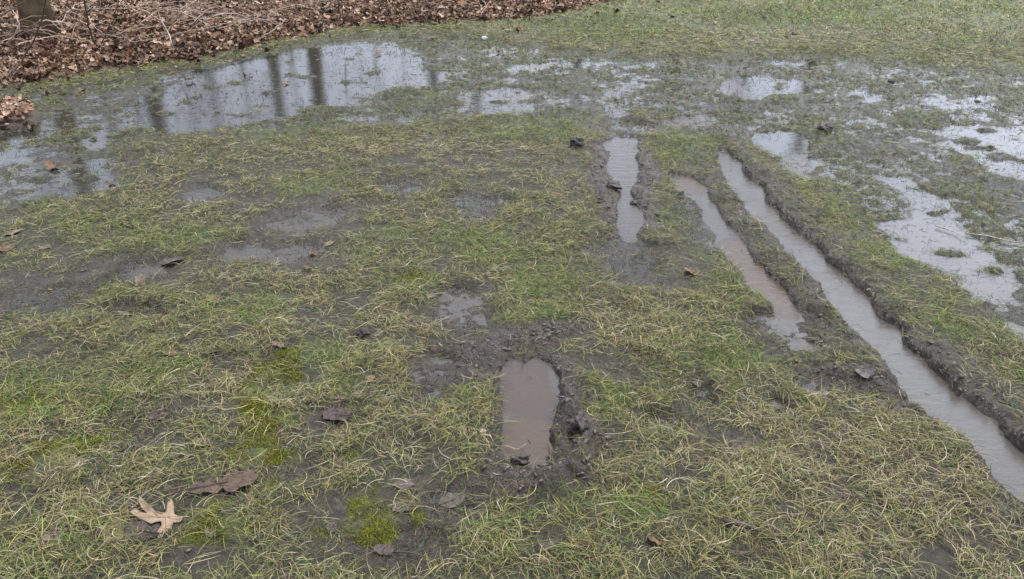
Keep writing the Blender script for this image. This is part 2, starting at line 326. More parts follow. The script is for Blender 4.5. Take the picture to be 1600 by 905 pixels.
# ground
gm, t, b = mat('wet_soil')
at_c = t.nodes.new('ShaderNodeVertexColor'); at_c.layer_name = 'Col'
at_w = t.nodes.new('ShaderNodeAttribute'); at_w.attribute_name = 'wetness'
P = geo_pos(t)
n1 = node(t, 'ShaderNodeTexNoise', Scale=55, Detail=8, Roughness=.68); t.links.new(P, n1.inputs['Vector'])
n2 = node(t, 'ShaderNodeTexNoise', Scale=260, Detail=4, Roughness=.6); t.links.new(P, n2.inputs['Vector'])
n3 = node(t, 'ShaderNodeTexVoronoi', Scale=48); t.links.new(P, n3.inputs['Vector'])
r1 = t.nodes.new('ShaderNodeMapRange'); r1.inputs['From Min'].default_value = .3; r1.inputs['From Max'].default_value = .72; r1.inputs['To Min'].default_value = .4; r1.inputs['To Max'].default_value = 1.7
t.links.new(n1.outputs['Fac'], r1.inputs['Value'])
mm = t.nodes.new('ShaderNodeVectorMath'); mm.operation = 'SCALE'
t.links.new(at_c.outputs[0], mm.inputs[0]); t.links.new(r1.outputs[0], mm.inputs['Scale']); t.links.new(mm.outputs[0], b.inputs['Base Color'])
ro = mathn(t, 'MULTIPLY_ADD', at_w.outputs['Fac'], -.54, .74)
ro2 = mathn(t, 'MULTIPLY_ADD', n2.outputs['Fac'], .25, mathn(t, 'ADD', ro, -.12)); t.links.new(ro2, b.inputs['Roughness'])
b.inputs['Specular IOR Level'].default_value = .5
hh = mathn(t, 'ADD', mathn(t, 'MULTIPLY', n1.outputs['Fac'], .9), mathn(t, 'MULTIPLY', n2.outputs['Fac'], .25))
hh = mathn(t, 'ADD', hh, mathn(t, 'MULTIPLY', n3.outputs['Distance'], .35))
bp = node(t, 'ShaderNodeBump', Strength=1.0, Distance=.018); t.links.new(hh, bp.inputs['Height']); t.links.new(bp.outputs[0], b.inputs['Normal'])

# water
wm, t, b = mat('muddy_water')
at_t = t.nodes.new('ShaderNodeAttribute'); at_t.attribute_name = 'turbidity_refl'
P = geo_pos(t)
mpw = t.nodes.new('ShaderNodeMapping'); mpw.inputs['Scale'].default_value = (.8, 3.0, 1); mpw.inputs['Rotation'].default_value = (0, 0, R(8)); t.links.new(P, mpw.inputs[0])
q1 = node(t, 'ShaderNodeTexNoise', Scale=9, Detail=5, Roughness=.6, Distortion=.6); t.links.new(mpw.outputs[0], q1.inputs['Vector'])
q2 = node(t, 'ShaderNodeTexNoise', Scale=26, Detail=6, Roughness=.66, Distortion=.5); t.links.new(mpw.outputs[0], q2.inputs['Vector'])
cr = t.nodes.new('ShaderNodeValToRGB'); cr.color_ramp.elements[0].color = (.026, .026, .022, 1); cr.color_ramp.elements[1].color = (.080, .052, .029, 1)  # brown end also carries the painted dark reflections
e = cr.color_ramp.elements.new(.36); e.color = (.070, .066, .058, 1); e = cr.color_ramp.elements.new(.62); e.color = (.052, .039, .028, 1)
q3 = node(t, 'ShaderNodeTexNoise', Scale=34, Detail=6, Roughness=.7, Distortion=1.6); t.links.new(mpw.outputs[0], q3.inputs['Vector'])
fac = mathn(t, 'ADD', mathn(t, 'MULTIPLY', at_t.outputs['Fac'], .80), mathn(t, 'MULTIPLY_ADD', q1.outputs['Fac'], .55, mathn(t, 'MULTIPLY_ADD', q3.outputs['Fac'], .95, -.72)))
t.links.new(fac, cr.inputs[0]); t.links.new(cr.outputs[0], b.inputs['Base Color'])
b.inputs['IOR'].default_value = 1.45
rr_ = t.nodes.new('ShaderNodeMapRange'); rr_.inputs['From Min'].default_value = .45; rr_.inputs['From Max'].default_value = .7; rr_.inputs['To Min'].default_value = .015; rr_.inputs['To Max'].default_value = .07
t.links.new(q2.outputs['Fac'], rr_.inputs['Value']); t.links.new(rr_.outputs[0], b.inputs['Roughness'])
bp = node(t, 'ShaderNodeBump', Strength=.09, Distance=.010); t.links.new(mathn(t, 'ADD', mathn(t, 'MULTIPLY', q2.outputs['Fac'], .55), mathn(t, 'MULTIPLY', q1.outputs['Fac'], 1.6)), bp.inputs['Height']); t.links.new(mathn(t, 'MULTIPLY_ADD', mathn(t, 'MINIMUM', at_t.outputs['Fac'], .6), .32, .05), bp.inputs['Strength']); t.links.new(bp.outputs[0], b.inputs['Normal'])

def attr_mat(name, rough, spec=.4, noise=None, trans=0):
    m, t, b = mat(name); a = t.nodes.new('ShaderNodeVertexColor'); a.layer_name = 'Col'
    src = a.outputs[0]
    if noise:
        nn = node(t, 'ShaderNodeTexNoise', Scale=noise, Detail=5, Roughness=.6); t.links.new(geo_pos(t), nn.inputs['Vector'])
        r_ = t.nodes.new('ShaderNodeMapRange'); r_.inputs['From Min'].default_value = .3; r_.inputs['From Max'].default_value = .7; r_.inputs['To Min'].default_value = .6; r_.inputs['To Max'].default_value = 1.35
        t.links.new(nn.outputs['Fac'], r_.inputs['Value'])
        v = t.nodes.new('ShaderNodeVectorMath'); v.operation = 'SCALE'; t.links.new(src, v.inputs[0]); t.links.new(r_.outputs[0], v.inputs['Scale']); src = v.outputs[0]
        bp = node(t, 'ShaderNodeBump', Strength=.4, Distance=.004); t.links.new(nn.outputs['Fac'], bp.inputs['Height']); t.links.new(bp.outputs[0], b.inputs['Normal'])
    t.links.new(src, b.inputs['Base Color']); b.inputs['Roughness'].default_value = rough; b.inputs['Specular IOR Level'].default_value = spec
    return m
M_grass = attr_mat('grass_blades', .6, .18)
M_moss = attr_mat('moss', .8, .2)
M_leaf = attr_mat('dead_leaves', .65, .2, 90)
M_mudc = attr_mat('mud_crumbs', .45, .5, 120)
def solid(name, c, rough=.6, noise=60, spec=.4, var=.45):
    m, t, b = mat(name); nn = node(t, 'ShaderNodeTexNoise', Scale=noise, Detail=6, Roughness=.65)
    tcn = t.nodes.new('ShaderNodeTexCoord'); t.links.new(tcn.outputs['Object'], nn.inputs['Vector'])
    cr = t.nodes.new('ShaderNodeValToRGB'); cr.color_ramp.elements[0].position = .3; cr.color_ramp.elements[1].position = .7
    cr.color_ramp.elements[0].color = tuple(v*(1-var) for v in c)+(1,); cr.color_ramp.elements[1].color = tuple(v*(1+var) for v in c)+(1,)
    t.links.new(nn.outputs['Fac'], cr.inputs[0]); t.links.new(cr.outputs[0], b.inputs['Base Color'])
    b.inputs['Roughness'].default_value = rough; b.inputs['Specular IOR Level'].default_value = spec
    bp = node(t, 'ShaderNodeBump', Strength=.5, Distance=.004); t.links.new(nn.outputs['Fac'], bp.inputs['Height']); t.links.new(bp.outputs[0], b.inputs['Normal'])
    return m

# ------------------------------------------------------------------ ground sheet
MUDC = np.array([.036, .029, .022]); MUDL = np.array([.070, .055, .043]); TURF = np.array([.034, .033, .016]); TURFF = np.array([.080, .092, .040]); LITC = np.array([.10, .062, .042]); MOSSC = np.array([.085, .10, .016])
def lerp3(A, B, t): return A*(1-t[:, None])+B*t[:, None]
fx, fy = GX.ravel(), GY.ravel()
nz = fbm(fx, fy, .35, 4, 71); nz2 = fbm(fx, fy, .06, 3, 73)
C = lerp3(np.tile(TURF, (len(fx), 1)), MUDC, np.clip(.30+.6*nz, 0, 1))
rad = np.hypot(fx, fy)
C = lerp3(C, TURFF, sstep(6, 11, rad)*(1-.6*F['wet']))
C = lerp3(C, TURFF*.75, F['green']*.6)
C = lerp3(C, MUDC*.8+TURF*.2, F['wet']*.6)
mudmix = lerp3(np.tile(MUDC, (len(fx), 1)), MUDL, np.clip(.5+.9*nz2, 0, 1))
C = C*(1-F['mud'][:, None])+mudmix*F['mud'][:, None]
C = lerp3(C, MOSSC, F['moss']*np.clip(.55+nz2, 0, 1)); C = lerp3(C, LITC, F['lit'])
V = np.stack([fx, fy, F['z']], 1); V = np.vstack([V, [[0, 0, .01]]])
idx = np.arange(NR*NT).reshape(NR, NT); nxt = np.roll(idx, -1, axis=1)
Q = np.stack([idx[:-1], idx[1:], nxt[1:], nxt[:-1]], -1).reshape(-1, 4)[:, ::-1]
T = np.stack([np.full(NT, NR*NT), nxt[0], idx[0]], -1)[:, ::-1]
me = np_mesh('ground', V, Q[:, ::-1], T[:, ::-1])
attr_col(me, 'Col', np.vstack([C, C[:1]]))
wetn = np.clip(F['wet']*.8+F['mud']*.75+F['rut']+.25*nz2*F['mud']+.15, 0, 1)*(1-F['lit']*.7)
attr_f(me, 'wetness', np.append(wetn, .3))
tag(link('ground', me, gm), kind='structure')

# ------------------------------------------------------------------ water: one level sheet, seen wherever the ground dips below it
zmin = np.minimum.reduce([G['z'][:-1], G['z'][1:], np.roll(G['z'], -1, 1)[:-1], np.roll(G['z'], -1, 1)[1:]])
keep = (zmin < .0008) & (RR[:-1] < 16)
Qw = np.stack([idx[:-1], idx[1:], nxt[1:], nxt[:-1]], -1)[keep]
used = np.unique(Qw); remap = np.full(NR*NT, -1); remap[used] = np.arange(len(used))
Vw = np.stack([fx[used], fy[used], np.zeros(len(used))], 1)
me = np_mesh('water', Vw, remap[Qw]); attr_f(me, 'turbidity_refl', F['turb_refl'][used])
tag(link('water', me, wm), kind='structure')

# ------------------------------------------------------------------ grass blades
def scatter(dens, r0, r1, half, n_max):
    """positions with density dens(r) per m2"""
    rs = np.linspace(r0, r1, 400); pdf = dens(rs)*rs*2*half; cdf = np.concatenate([[0], np.cumsum((pdf[1:]+pdf[:-1])/2*np.diff(rs))])
    n = min(int(cdf[-1]), n_max); r = np.interp(rng.random(n)*cdf[-1], cdf, rs); a = (rng.random(n)*2-1)*half
    return r*np.sin(a), r*np.cos(a), r
def blades(x, y, z, length, width, az, pitch0, curl, droop, colr, nseg=4, up=0):
    """curved ribbons; arrays of size n"""
    n = len(x); pts = np.zeros((n, nseg+1, 3)); pts[:, 0] = np.stack([x, y, z], 1)
    a = az.copy(); p = pitch0.copy(); dirs = np.zeros((n, nseg+1, 3))
    for s in range(nseg):
        dv = np.stack([np.cos(p)*np.sin(a), np.cos(p)*np.cos(a), np.sin(p)], 1); dirs[:, s] = dv
        pts[:, s+1] = pts[:, s]+dv*(length/nseg)[:, None]
        a = a+curl/nseg; p = p-droop/nseg
    dirs[:, nseg] = dirs[:, nseg-1]
    gz = samp('z', pts[:, :, 0].ravel(), pts[:, :, 1].ravel()).reshape(n, nseg+1)
    flo = np.maximum(gz, 0.0)+.0012+.0018*rng.random(n)[:, None]
    under = pts[:, :, 2] < flo; under[:, 0] = False
    pts[:, :, 2] = np.where(under, flo, pts[:, :, 2])
    side = np.stack([dirs[:, :, 1], -dirs[:, :, 0], np.zeros((n, nseg+1))], 2)
    side /= np.linalg.norm(side, axis=2, keepdims=True)+1e-9
    tw = (rng.random(n)-.5)*1.8; side[:, :, 2] += tw[:, None]; side /= np.linalg.norm(side, axis=2, keepdims=True)
    prof = np.array([.75, 1, .9, .65, .12]) if nseg == 4 else np.linspace(1, .15, nseg+1)
    off = side*(width[:, None]*prof[None, :]/2)[:, :, None]
    V = np.stack([pts-off, pts+off], 2).reshape(-1, 3)
    base = (np.arange(n)*(nseg+1)*2)[:, None]+(np.arange(nseg)*2)[None, :]
    Q = np.stack([base, base+1, base+3, base+2], -1).reshape(-1, 4)
    C = np.repeat(colr, (nseg+1)*2, axis=0)
    shade = np.tile(np.repeat(np.linspace(.95, 1.05, nseg+1), 2), n)
    return V, Q, C*shade[:, None]
PAL = dict(green=(.072, .120, .034), bright=(.155, .215, .038), olive=(.150, .150, .050), yel=(.27, .245, .080), straw=(.34, .285, .165), pale=(.47, .42, .29), brown=(.135, .092, .056), dark=(.045, .042, .028))
PC = np.array(list(PAL.values())); PN = list(PAL)
def pick_colors(n, W):
    """W: n x 8 weights"""
    c = np.cumsum(W, 1); c /= c[:, -1:]; k = (rng.random(n)[:, None] > c).sum(1); k = np.minimum(k, 7)
    C = PC[k]*(.72+.56*rng.random(n))[:, None]*(1+.12*(rng.random((n, 3))-.5)); return C
def grass(x, y, r):
    A = {k: samp(k, x, y) for k in ('z', 'wet', 'opn', 'mud', 'rut', 'lit', 'green', 'moss', 'straw', 'ridge', 'work')}
    cl = fbm(x, y, .10, 3, 91); cl2 = fbm(x, y, .5, 3, 93); cl3 = fbm(x, y, 1.6, 3, 97)
    p = .62+.95*cl+.45*cl2+.06*sstep(3, 5, r)
    p = p*(1-.56*A['mud'])*(1-.72*np.clip(A['work']*1.3, 0, 1))*(1-.72*A['opn'])*(1-.97*A['rut'])*(1-.93*A['lit'])*(1-.05*A['wet']*(1-A['green']))*(1-.74*A['moss'])+A['green']*.3*(1-A['mud'])
    p = np.where(A['z'] < -.010, p*.2, p); p = np.where((A['z'] < -.003), p*.6, p)
    k = rng.random(len(x)) < p
    x, y, r, cl, cl2, cl3 = x[k], y[k], r[k], cl[k], cl2[k], cl3[k]; A = {q: v[k] for q, v in A.items()}; n = len(x)
    W = np.zeros((n, 8)); g = np.clip(A['green']+.55*np.clip(cl2, 0, 1)+.35*np.clip(cl3, -.3, 1), 0, 1); s = A['straw']; wv = A['wet']
    fr = sstep(6, 11, r)
    W[:, 0] = .30+.9*g+.7*wv+.35*fr; W[:, 1] = .12+1.5*g*(1-wv*.7); W[:, 2] = .75+.3*g+.5*fr; W[:, 3] = .55+.4*g+.3*s
    W[:, 4] = (.50+1.2*s+.9*np.clip(-cl2, 0, 1))*(1-.5*A['green'])*(1-.72*wv); W[:, 5] = (.07+.16*s)*(1-.8*wv); W[:, 6] = .5+.5*s; W[:, 7] = .34+.4*wv+1.4*A['mud']
    C = pick_colors(n, W)
    C *= (1-.25*np.clip(A['mud'], 0, 1))[:, None]
    wd = np.maximum(.0008+.0014*rng.random(n)**1.6, .00040*r)
    long_ = (rng.random(n) < (.34*(1-.6*wv)*(1-.5*A['green'])))&(r < 9)
    L = (.016+.030*rng.random(n))*(1-.35*wv)
    L = np.where(long_, .035+.055*rng.random(n)**1.3, L)*(1+.10*np.clip(r-5, 0, 6)); L = np.where(A['mud'] > .4, L*.75, L)
    # rooted tufts: most short blades gather round a shared foot and lean away from it
    cs = .030+.004*r; gx = np.floor(x/cs+.5*vnoise(x*9, y*9, 5)); gy = np.floor(y/cs); cx = (gx+.2+.6*hash2(gx, gy, 1))*cs; cy = (gy+.2+.6*hash2(gx, gy, 2))*cs
    tu = (rng.random(n) < .62) & ~long_; kk = .30+.35*rng.random(n); dx, dy = x-cx, y-cy
    x = np.where(tu, cx+dx*kk, x); y = np.where(tu, cy+dy*kk, y)
    az = np.where(tu, np.arctan2(dx, dy)+rng.normal(0, .5, n), rng.random(n)*2*math.pi)
    tint = (.72+.56*hash2(gx, gy, 3)); gr = (hash2(gx, gy, 4)-.5)*.5
    C = C*np.array([.82, .84, .83])*np.where(tu, tint, 1)[:, None]; C[:, 0] *= np.where(tu, 1+gr, 1); C[:, 2] *= np.where(tu, 1+gr*.6, 1)
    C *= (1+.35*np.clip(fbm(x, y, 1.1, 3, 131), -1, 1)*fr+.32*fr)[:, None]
    pit = np.clip(np.where(long_, np.abs(rng.normal(.18, .22, n)), np.abs(rng.normal(.55, .4, n))), .02, 1.35)
    curl = np.where(long_, rng.normal(0, .85, n), rng.normal(0, .7, n)); droop = np.where(long_, pit*1.6+.2, pit*1.1+rng.normal(.2, .4, n))
    zb = samp('z', x, y); z0 = np.maximum(zb, -.006)+.0003+(np.where(long_, .004+.012*rng.random(n), .004*rng.random(n))+.012*np.clip(cl, 0, 1))*(1-wv)*(1-A['mud'])
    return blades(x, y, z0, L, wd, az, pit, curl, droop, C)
def dens(r): return np.minimum(38000, 38000*(2.3/np.maximum(r, .5))**1.55)
x, y, r = scatter(dens, .85, 17, R(50), 1500000)
V, Q, C = grass(x, y, r)
me = np_mesh('grass', V, Q); attr_col(me, 'Col', C)
tag(link('grass', me, M_grass), 'short matted winter grass, green and straw mixed, covering the muddy lawn', 'grass', kind='stuff')
print('grass blades', len(Q)//4)
# short dark blades standing out of the open water, and bits lying on it
x = rng.uniform(-6.5, 6, 120000); y = rng.uniform(2.2, 12, 120000); o1 = samp('opn', x, y); p = np.clip(np.maximum(o1*.42, samp('rut', x, y)*.05), 0, 1)*(.55+1.1*fbm(x, y, .3, 3, 121))*1.5
k = rng.random(len(x)) < p; x, y = x[k], y[k]; r = np.hypot(x, y); n = len(x)
C = np.array([.035, .036, .024])[None]*(.6+1.6*rng.random(n))[:, None]
flat = rng.random(n) < .55
V, Q, C = blades(x, y, np.full(n, .0005), (.015+.035*rng.random(n))*(1+.4*flat), np.maximum(.0016, .00058*r), rng.random(n)*6.28, np.where(flat, .02, .4+.9*rng.random(n)), rng.normal(0, 1.4, n), np.where(flat, 0, 1.2*rng.random(n)), C, nseg=3)
me = np_mesh('drowned_grass', V, Q); attr_col(me, 'Col', C)
tag(link('drowned_grass', me, M_grass), 'sparse dark grass tips and bits poking out of the puddle water', 'grass', kind='stuff')
# long dry runners lying loose over the turf
def dl(r): return np.minimum(120, 120*(2.4/np.maximum(r, .5))**2.0)
x, y, r = scatter(dl, .9, 9, R(48), 9000)
md = samp('mud', x, y); op = np.maximum(samp('opn', x, y), samp('rut', x, y)); li = samp('lit', x, y); k = (rng.random(len(x)) > md*.6) & (op < .3) & (li < .3)
x, y, r = x[k], y[k], r[k]; n = len(x)
W = np.tile([0.05, .05, .5, .6, 1.0, .15, .5, 0], (n, 1)); C = pick_colors(n, W)
V, Q, C = blades(x, y, samp('z', x, y)+.010+.008*rng.random(n), .05+.08*rng.random(n)**1.5, np.maximum(.0012+.0010*rng.random(n), .00045*r), rng.random(n)*6.28, np.abs(rng.normal(.1, .2, n)), rng.normal(0, 2.2, n), rng.normal(.25, .3, n), C, nseg=7)
me = np_mesh('straw', V, Q); attr_col(me, 'Col', C)
tag(link('dry_straw', me, M_grass), 'long pale dry grass runners lying loose across the lawn', 'straw', kind='stuff')
# moss: dense tiny shoots in cushions
mx, my = [], []
for e in MOSS:
    wx, wy = at(e[0], e[1]); s = px_size(e[1]); _, y0 = at(e[0], e[1]+e[3]); _, y1 = at(e[0], e[1]-e[3]); hy = abs(y1-y0)/2; n = int(min(42000, 130000*(e[2]*s)*hy*4))
    mx.append(wx+(rng.random(n)*2-1)*e[2]*s*1.3); my.append((y0+y1)/2+(rng.random(n)*2-1)*hy*1.3)
mx = np.concatenate(mx); my = np.concatenate(my); mv = samp('moss', mx, my)*(.55+1.5*fbm(mx, my, .06, 3, 101)); k = rng.random(len(mx)) < mv*1.1; mx, my = mx[k], my[k]; n = len(mx)
mc = np.array([.115, .135, .012])*(.45+1.0*rng.random(n))[:, None]*np.array([1, 1, 1]); mc = np.where((rng.random(n) < .35)[:, None], mc*np.array([1.5, 1.15, 1]), mc)
V, Q, C = blades(mx, my, samp('z', mx, my)+.001, .004+.006*rng.random(n), .0018+.0016*rng.random(n), rng.random(n)*6.28, .5+rng.random(n), rng.normal(0, 1, n), rng.random(n), mc, nseg=2)
me = np_mesh('moss', V, Q); attr_col(me, 'Col', C)
tag(link('moss', me, M_moss), 'low yellow green moss cushions between the thin grass', 'moss', kind='stuff')

# ------------------------------------------------------------------ mud crumbs (stuff)
ico = bmesh.new(); bmesh.ops.create_icosphere(ico, subdivisions=1, radius=1); ico.verts.ensure_lookup_table()
IV = np.array([v.co[:] for v in ico.verts]); IF = np.array([[v.index for v in f.verts] for f in ico.faces]); ico.free()
def dm(r): return np.minimum(6500, 6500*(2.4/np.maximum(r, .5))**1.5)
x, y, r = scatter(dm, 1.0, 10, R(47), 900000)
pm = samp('work', x, y)*.4+samp('mud', x, y)**2*.12*(1-samp('opn', x, y))*(1-samp('wet', x, y)); k = (rng.random(len(x)) < pm) & (samp('rut', x, y) < .4) & (samp('lit', x, y) < .3)
x, y, r = x[k], y[k], r[k]; n = len(x); sz = (.0014+.0055*rng.random(n)**3)*(1+.08*r)
jit = 1+1.0*(rng.random((n, len(IV), 1))-.5); scl = np.stack([1+1.6*rng.random(n), .5+.7*rng.random(n), .3+.5*rng.random(n)], 1)
Vc = IV[None]*jit*scl[:, None, :]*sz[:, None, None]; an = rng.random(n)*6.28; ca, sa = np.cos(an)[:, None], np.sin(an)[:, None]
Vx = Vc[:, :, 0]*ca-Vc[:, :, 1]*sa; Vy = Vc[:, :, 0]*sa+Vc[:, :, 1]*ca
Vc = np.stack([Vx+x[:, None], Vy+y[:, None], Vc[:, :, 2]+(samp('z', x, y)+sz*.15)[:, None]], 2).reshape(-1, 3)
Tc = (IF[None]+(np.arange(n)*len(IV))[:, None, None]).reshape(-1, 3)
cc = np.repeat(MUDL[None]*(.6+.7*rng.random(n))[:, None], len(IV), 0)
me = np_mesh('mud_crumbs', Vc, tris=Tc, smooth=False); attr_col(me, 'Col', cc)
tag(link('mud_crumbs', me, M_mudc), 'dark crumbs of churned mud along the ruts and around the footprint', 'mud', kind='stuff')

# ------------------------------------------------------------------ leaves
def outline(kind, rnd):
    """closed outline, length 1 along +y, stem end at y=0"""
    if kind == 'pin_oak':         # deep pointed lobes
        half = [(0.03, .0), (.05, .12), (.20, .10), (.34, .19), (.30, .08), (.32, .02), (.13, .27), (.07, .34), (.10, .42), (.42, .50), (.36, .56), (.52, .66), (.34, .64), (.14, .58), (.08, .66), (.11, .72), (.26, .86), (.12, .84), (.0, 1.0)]
        half = [(a, b_) for a, b_ in half]
    elif kind == 'oak':           # rounded lobes
        half = [(.02, 0), (.06, .08), (.14, .14), (.16, .20), (.08, .26), (.20, .32), (.27, .40), (.22, .45), (.11, .48), (.24, .56), (.33, .66), (.25, .70), (.14, .70), (.22, .80), (.20, .88), (.10, .92), (0, 1)]
    elif kind == 'oval':
        half = [(math.sin(math.pi*min(1, s**.85))*.24, s) for s in (0.02, .12, .25, .4, .55, .7, .85, .95, 1)]
    else:                         # torn piece
        half = [(.18, 0), (.30, .12), (.24, .30), (.36, .45), (.26, .62), (.31, .8), (.12, .86), (0, 1)]
    j = lambda: (rnd.random()-.5)*.045
    A = [(x_+j(), y_+j()) for x_, y_ in half]; B = [(-x_*(1+.2*(rnd.random()-.5))+j(), y_+j()) for x_, y_ in half[:-1]][::-1]
    return A+B
def leaf_mesh(kind, seed, curl=.35, cup=.3, sub=1, stalk=True):
    rnd = random.Random(seed); bm = bmesh.new()
    vs = [bm.verts.new((x_, y_, 0)) for x_, y_ in outline(kind, rnd)]
    f = bm.faces.new(vs); bmesh.ops.triangulate(bm, faces=[f])
    if sub: bmesh.ops.subdivide_edges(bm, edges=bm.edges[:], cuts=sub, use_grid_fill=True)
    if stalk:
        a = [bm.verts.new(p) for p in ((-.010, .03, 0), (.010, .03, 0), (.008+.03, -.13, 0), (-.008+.03, -.13, 0), (.012+.06, -.26, .0), (-.010+.06, -.26, .0))]
        bm.faces.new(a[:4]); bm.faces.new([a[3], a[2], a[4], a[5]])
    p1, p2, tw = rnd.random()*6, rnd.random()*6, (rnd.random()-.5)*1.2
    for v in bm.verts:
        x_, y_ = v.co.x, v.co.y
        z_ = cup*abs(x_)**1.4*1.3+curl*(y_-.5)**2*.9+.05*curl*3*math.sin(7*x_+p1)*math.sin(6*y_+p2)+tw*curl*x_*(y_-.4)
        v.co = (x_*(1-cup*.4*abs(x_)), y_-.45, z_)
    bmesh.ops.recalc_face_normals(bm, faces=bm.faces[:])
    me = bpy.data.meshes.new('leaf'); bm.to_mesh(me); bm.free()
    for p in me.polygons: p.use_smooth = True
    return me
def leaf_arrays(me):
    V = np.array([v.co[:] for v in me.vertices]); me.calc_loop_triangles(); T = np.array([t_.vertices[:] for t_ in me.loop_triangles]); return V, T
BROWN = [(.38, .26, .175), (.27, .165, .105), (.50, .36, .26), (.17, .095, .060), (.33, .215, .145), (.115, .070, .048), (.38, .28, .21), (.24, .125, .075)]

# litter mass
protos = [leaf_arrays(leaf_mesh(k_, 100+i, cv, cu, 0, False)) for i, (k_, cv, cu) in enumerate([('oak', .7, .7), ('pin_oak', .5, .6), ('oak', 1.0, .3), ('torn', .9, .8), ('oval', .6, 1.0), ('oak', .3, 1.2), ('torn', .4, .4), ('pin_oak', 1.1, .9)])]
def litter_positions(n, xr, yr):
    x = rng.uniform(*xr, n); y = rng.uniform(*yr, n); k = rng.random(n) < samp('lit', x, y)**1.5; return x[k], y[k]
LX, LY = litter_positions(150000, (-13, 4.2), (3.4, 17))
r = np.hypot(LX, LY); k = rng.random(len(LX)) < np.clip((8.5/r)**1.3, .3, 1); LX, LY = LX[k], LY[k]
# strays at the margin and in the wet fringe
sx, sy = rng.uniform(-8, 3, 9000), rng.uniform(3.5, 12, 9000)
lv = poly_sd(sx, sy, LITTER); k = (lv > 0) & (rng.random(9000) < .8*np.exp(-lv/.16)+.07*np.exp(-lv/.7)); LX = np.concatenate([LX, sx[k]]); LY = np.concatenate([LY, sy[k]])
def leaf_place(n, x, y):
    size = .045+.055*rng.random(n); az = rng.random(n)*6.28
    tx = rng.normal(0, .48, n); ty = rng.normal(0, .48, n); li = samp('lit', x, y); tx *= .3+.7*li; ty *= .3+.7*li
    z = np.maximum(samp('z', x, y), 0)+.006+.035*rng.random(n)*li
    c = np.array(BROWN)[rng.integers(0, 8, n)]*(.35+.9*rng.random(n))[:, None]*np.array([.95, .94, .91])
    c = c*(1-.45*(1-li))[:, None]
    return size, az, tx, ty, z, c
n = len(LX); size, az, tx, ty, z, c = leaf_place(n, LX, LY)
near = np.argsort(np.hypot(LX, LY)+np.where(samp('lit', LX, LY) < .5, 50, 0)+np.where(np.abs(np.arctan2(LX, LY)) > R(38), 50, 0))[:250]
isnear = np.zeros(n, bool); isnear[near] = True
def rotm(az, tx, ty):
    ca, sa, cx, sx, cy, sy = np.cos(az), np.sin(az), np.cos(tx), np.sin(tx), np.cos(ty), np.sin(ty)
    one = np.ones_like(az); o = one*0
    Rz = np.stack([ca, -sa, o, sa, ca, o, o, o, one], 1).reshape(-1, 3, 3); Rx = np.stack([one, o, o, o, cx, -sx, o, sx, cx], 1).reshape(-1, 3, 3); Ry = np.stack([cy, o, sy, o, one, o, -sy, o, cy], 1).reshape(-1, 3, 3)
    return Rx@Ry@Rz
RM = rotm(az, tx, ty); pk = rng.integers(0, len(protos), n); VV, TT, CC = [], [], []; off = 0
for q, (pv, pt) in enumerate(protos):
    s = np.where((pk == q) & ~isnear)[0]
    if len(s) == 0: continue
    v = np.einsum('nij,kj->nki', RM[s], pv)*size[s][:, None, None]+np.stack([LX[s], LY[s], z[s]], 1)[:, None, :]
    VV.append(v.reshape(-1, 3)); TT.append((pt[None]+(np.arange(len(s))*len(pv))[:, None, None]).reshape(-1, 3)+off); CC.append(np.repeat(c[s], len(pv), 0)); off += len(s)*len(pv)
me = np_mesh('leaf_litter', np.vstack(VV), tris=np.vstack(TT)); attr_col(me, 'Col', np.vstack(CC))
tag(link('leaf_litter', me, M_leaf), 'thick brown oak leaf litter banked along the edge of the wood', 'leaf litter', kind='stuff')
print('litter leaves', n)
# individual leaves at the near rim of the bank
LM = {}
def leaf_mat(ci):
    if ci not in LM: LM[ci] = solid('leaf_%s' % ci, BROWN[ci] if isinstance(ci, int) else ci, .55, 9, .4, .4)
    return LM[ci]
PR = []
for i in range(16):
    k_ = ['oak', 'pin_oak', 'oak', 'torn'][i % 4]; m_ = leaf_mesh(k_, 300+i, .4+.7*random.random(), .3+.8*random.random(), 1, i % 3 == 0)
    m_.materials.append(leaf_mat(i % 8)); PR.append(m_)
order = near[np.argsort(LX[near])]
for i, q in enumerate(order):
    o = bpy.data.objects.new('oak_leaf', PR[int(rng.integers(0, 16))]); col.objects.link(o)
    o.location = (LX[q], LY[q], z[q]+.012); o.rotation_euler = Matrix(RM[q].tolist()).to_euler(); o.scale = (size[q],)*3
    tag(o, 'dead brown oak leaf lying among many alike at the near rim of the leaf bank', 'leaf', 'fallen leaves along the near rim of the leaf bank')

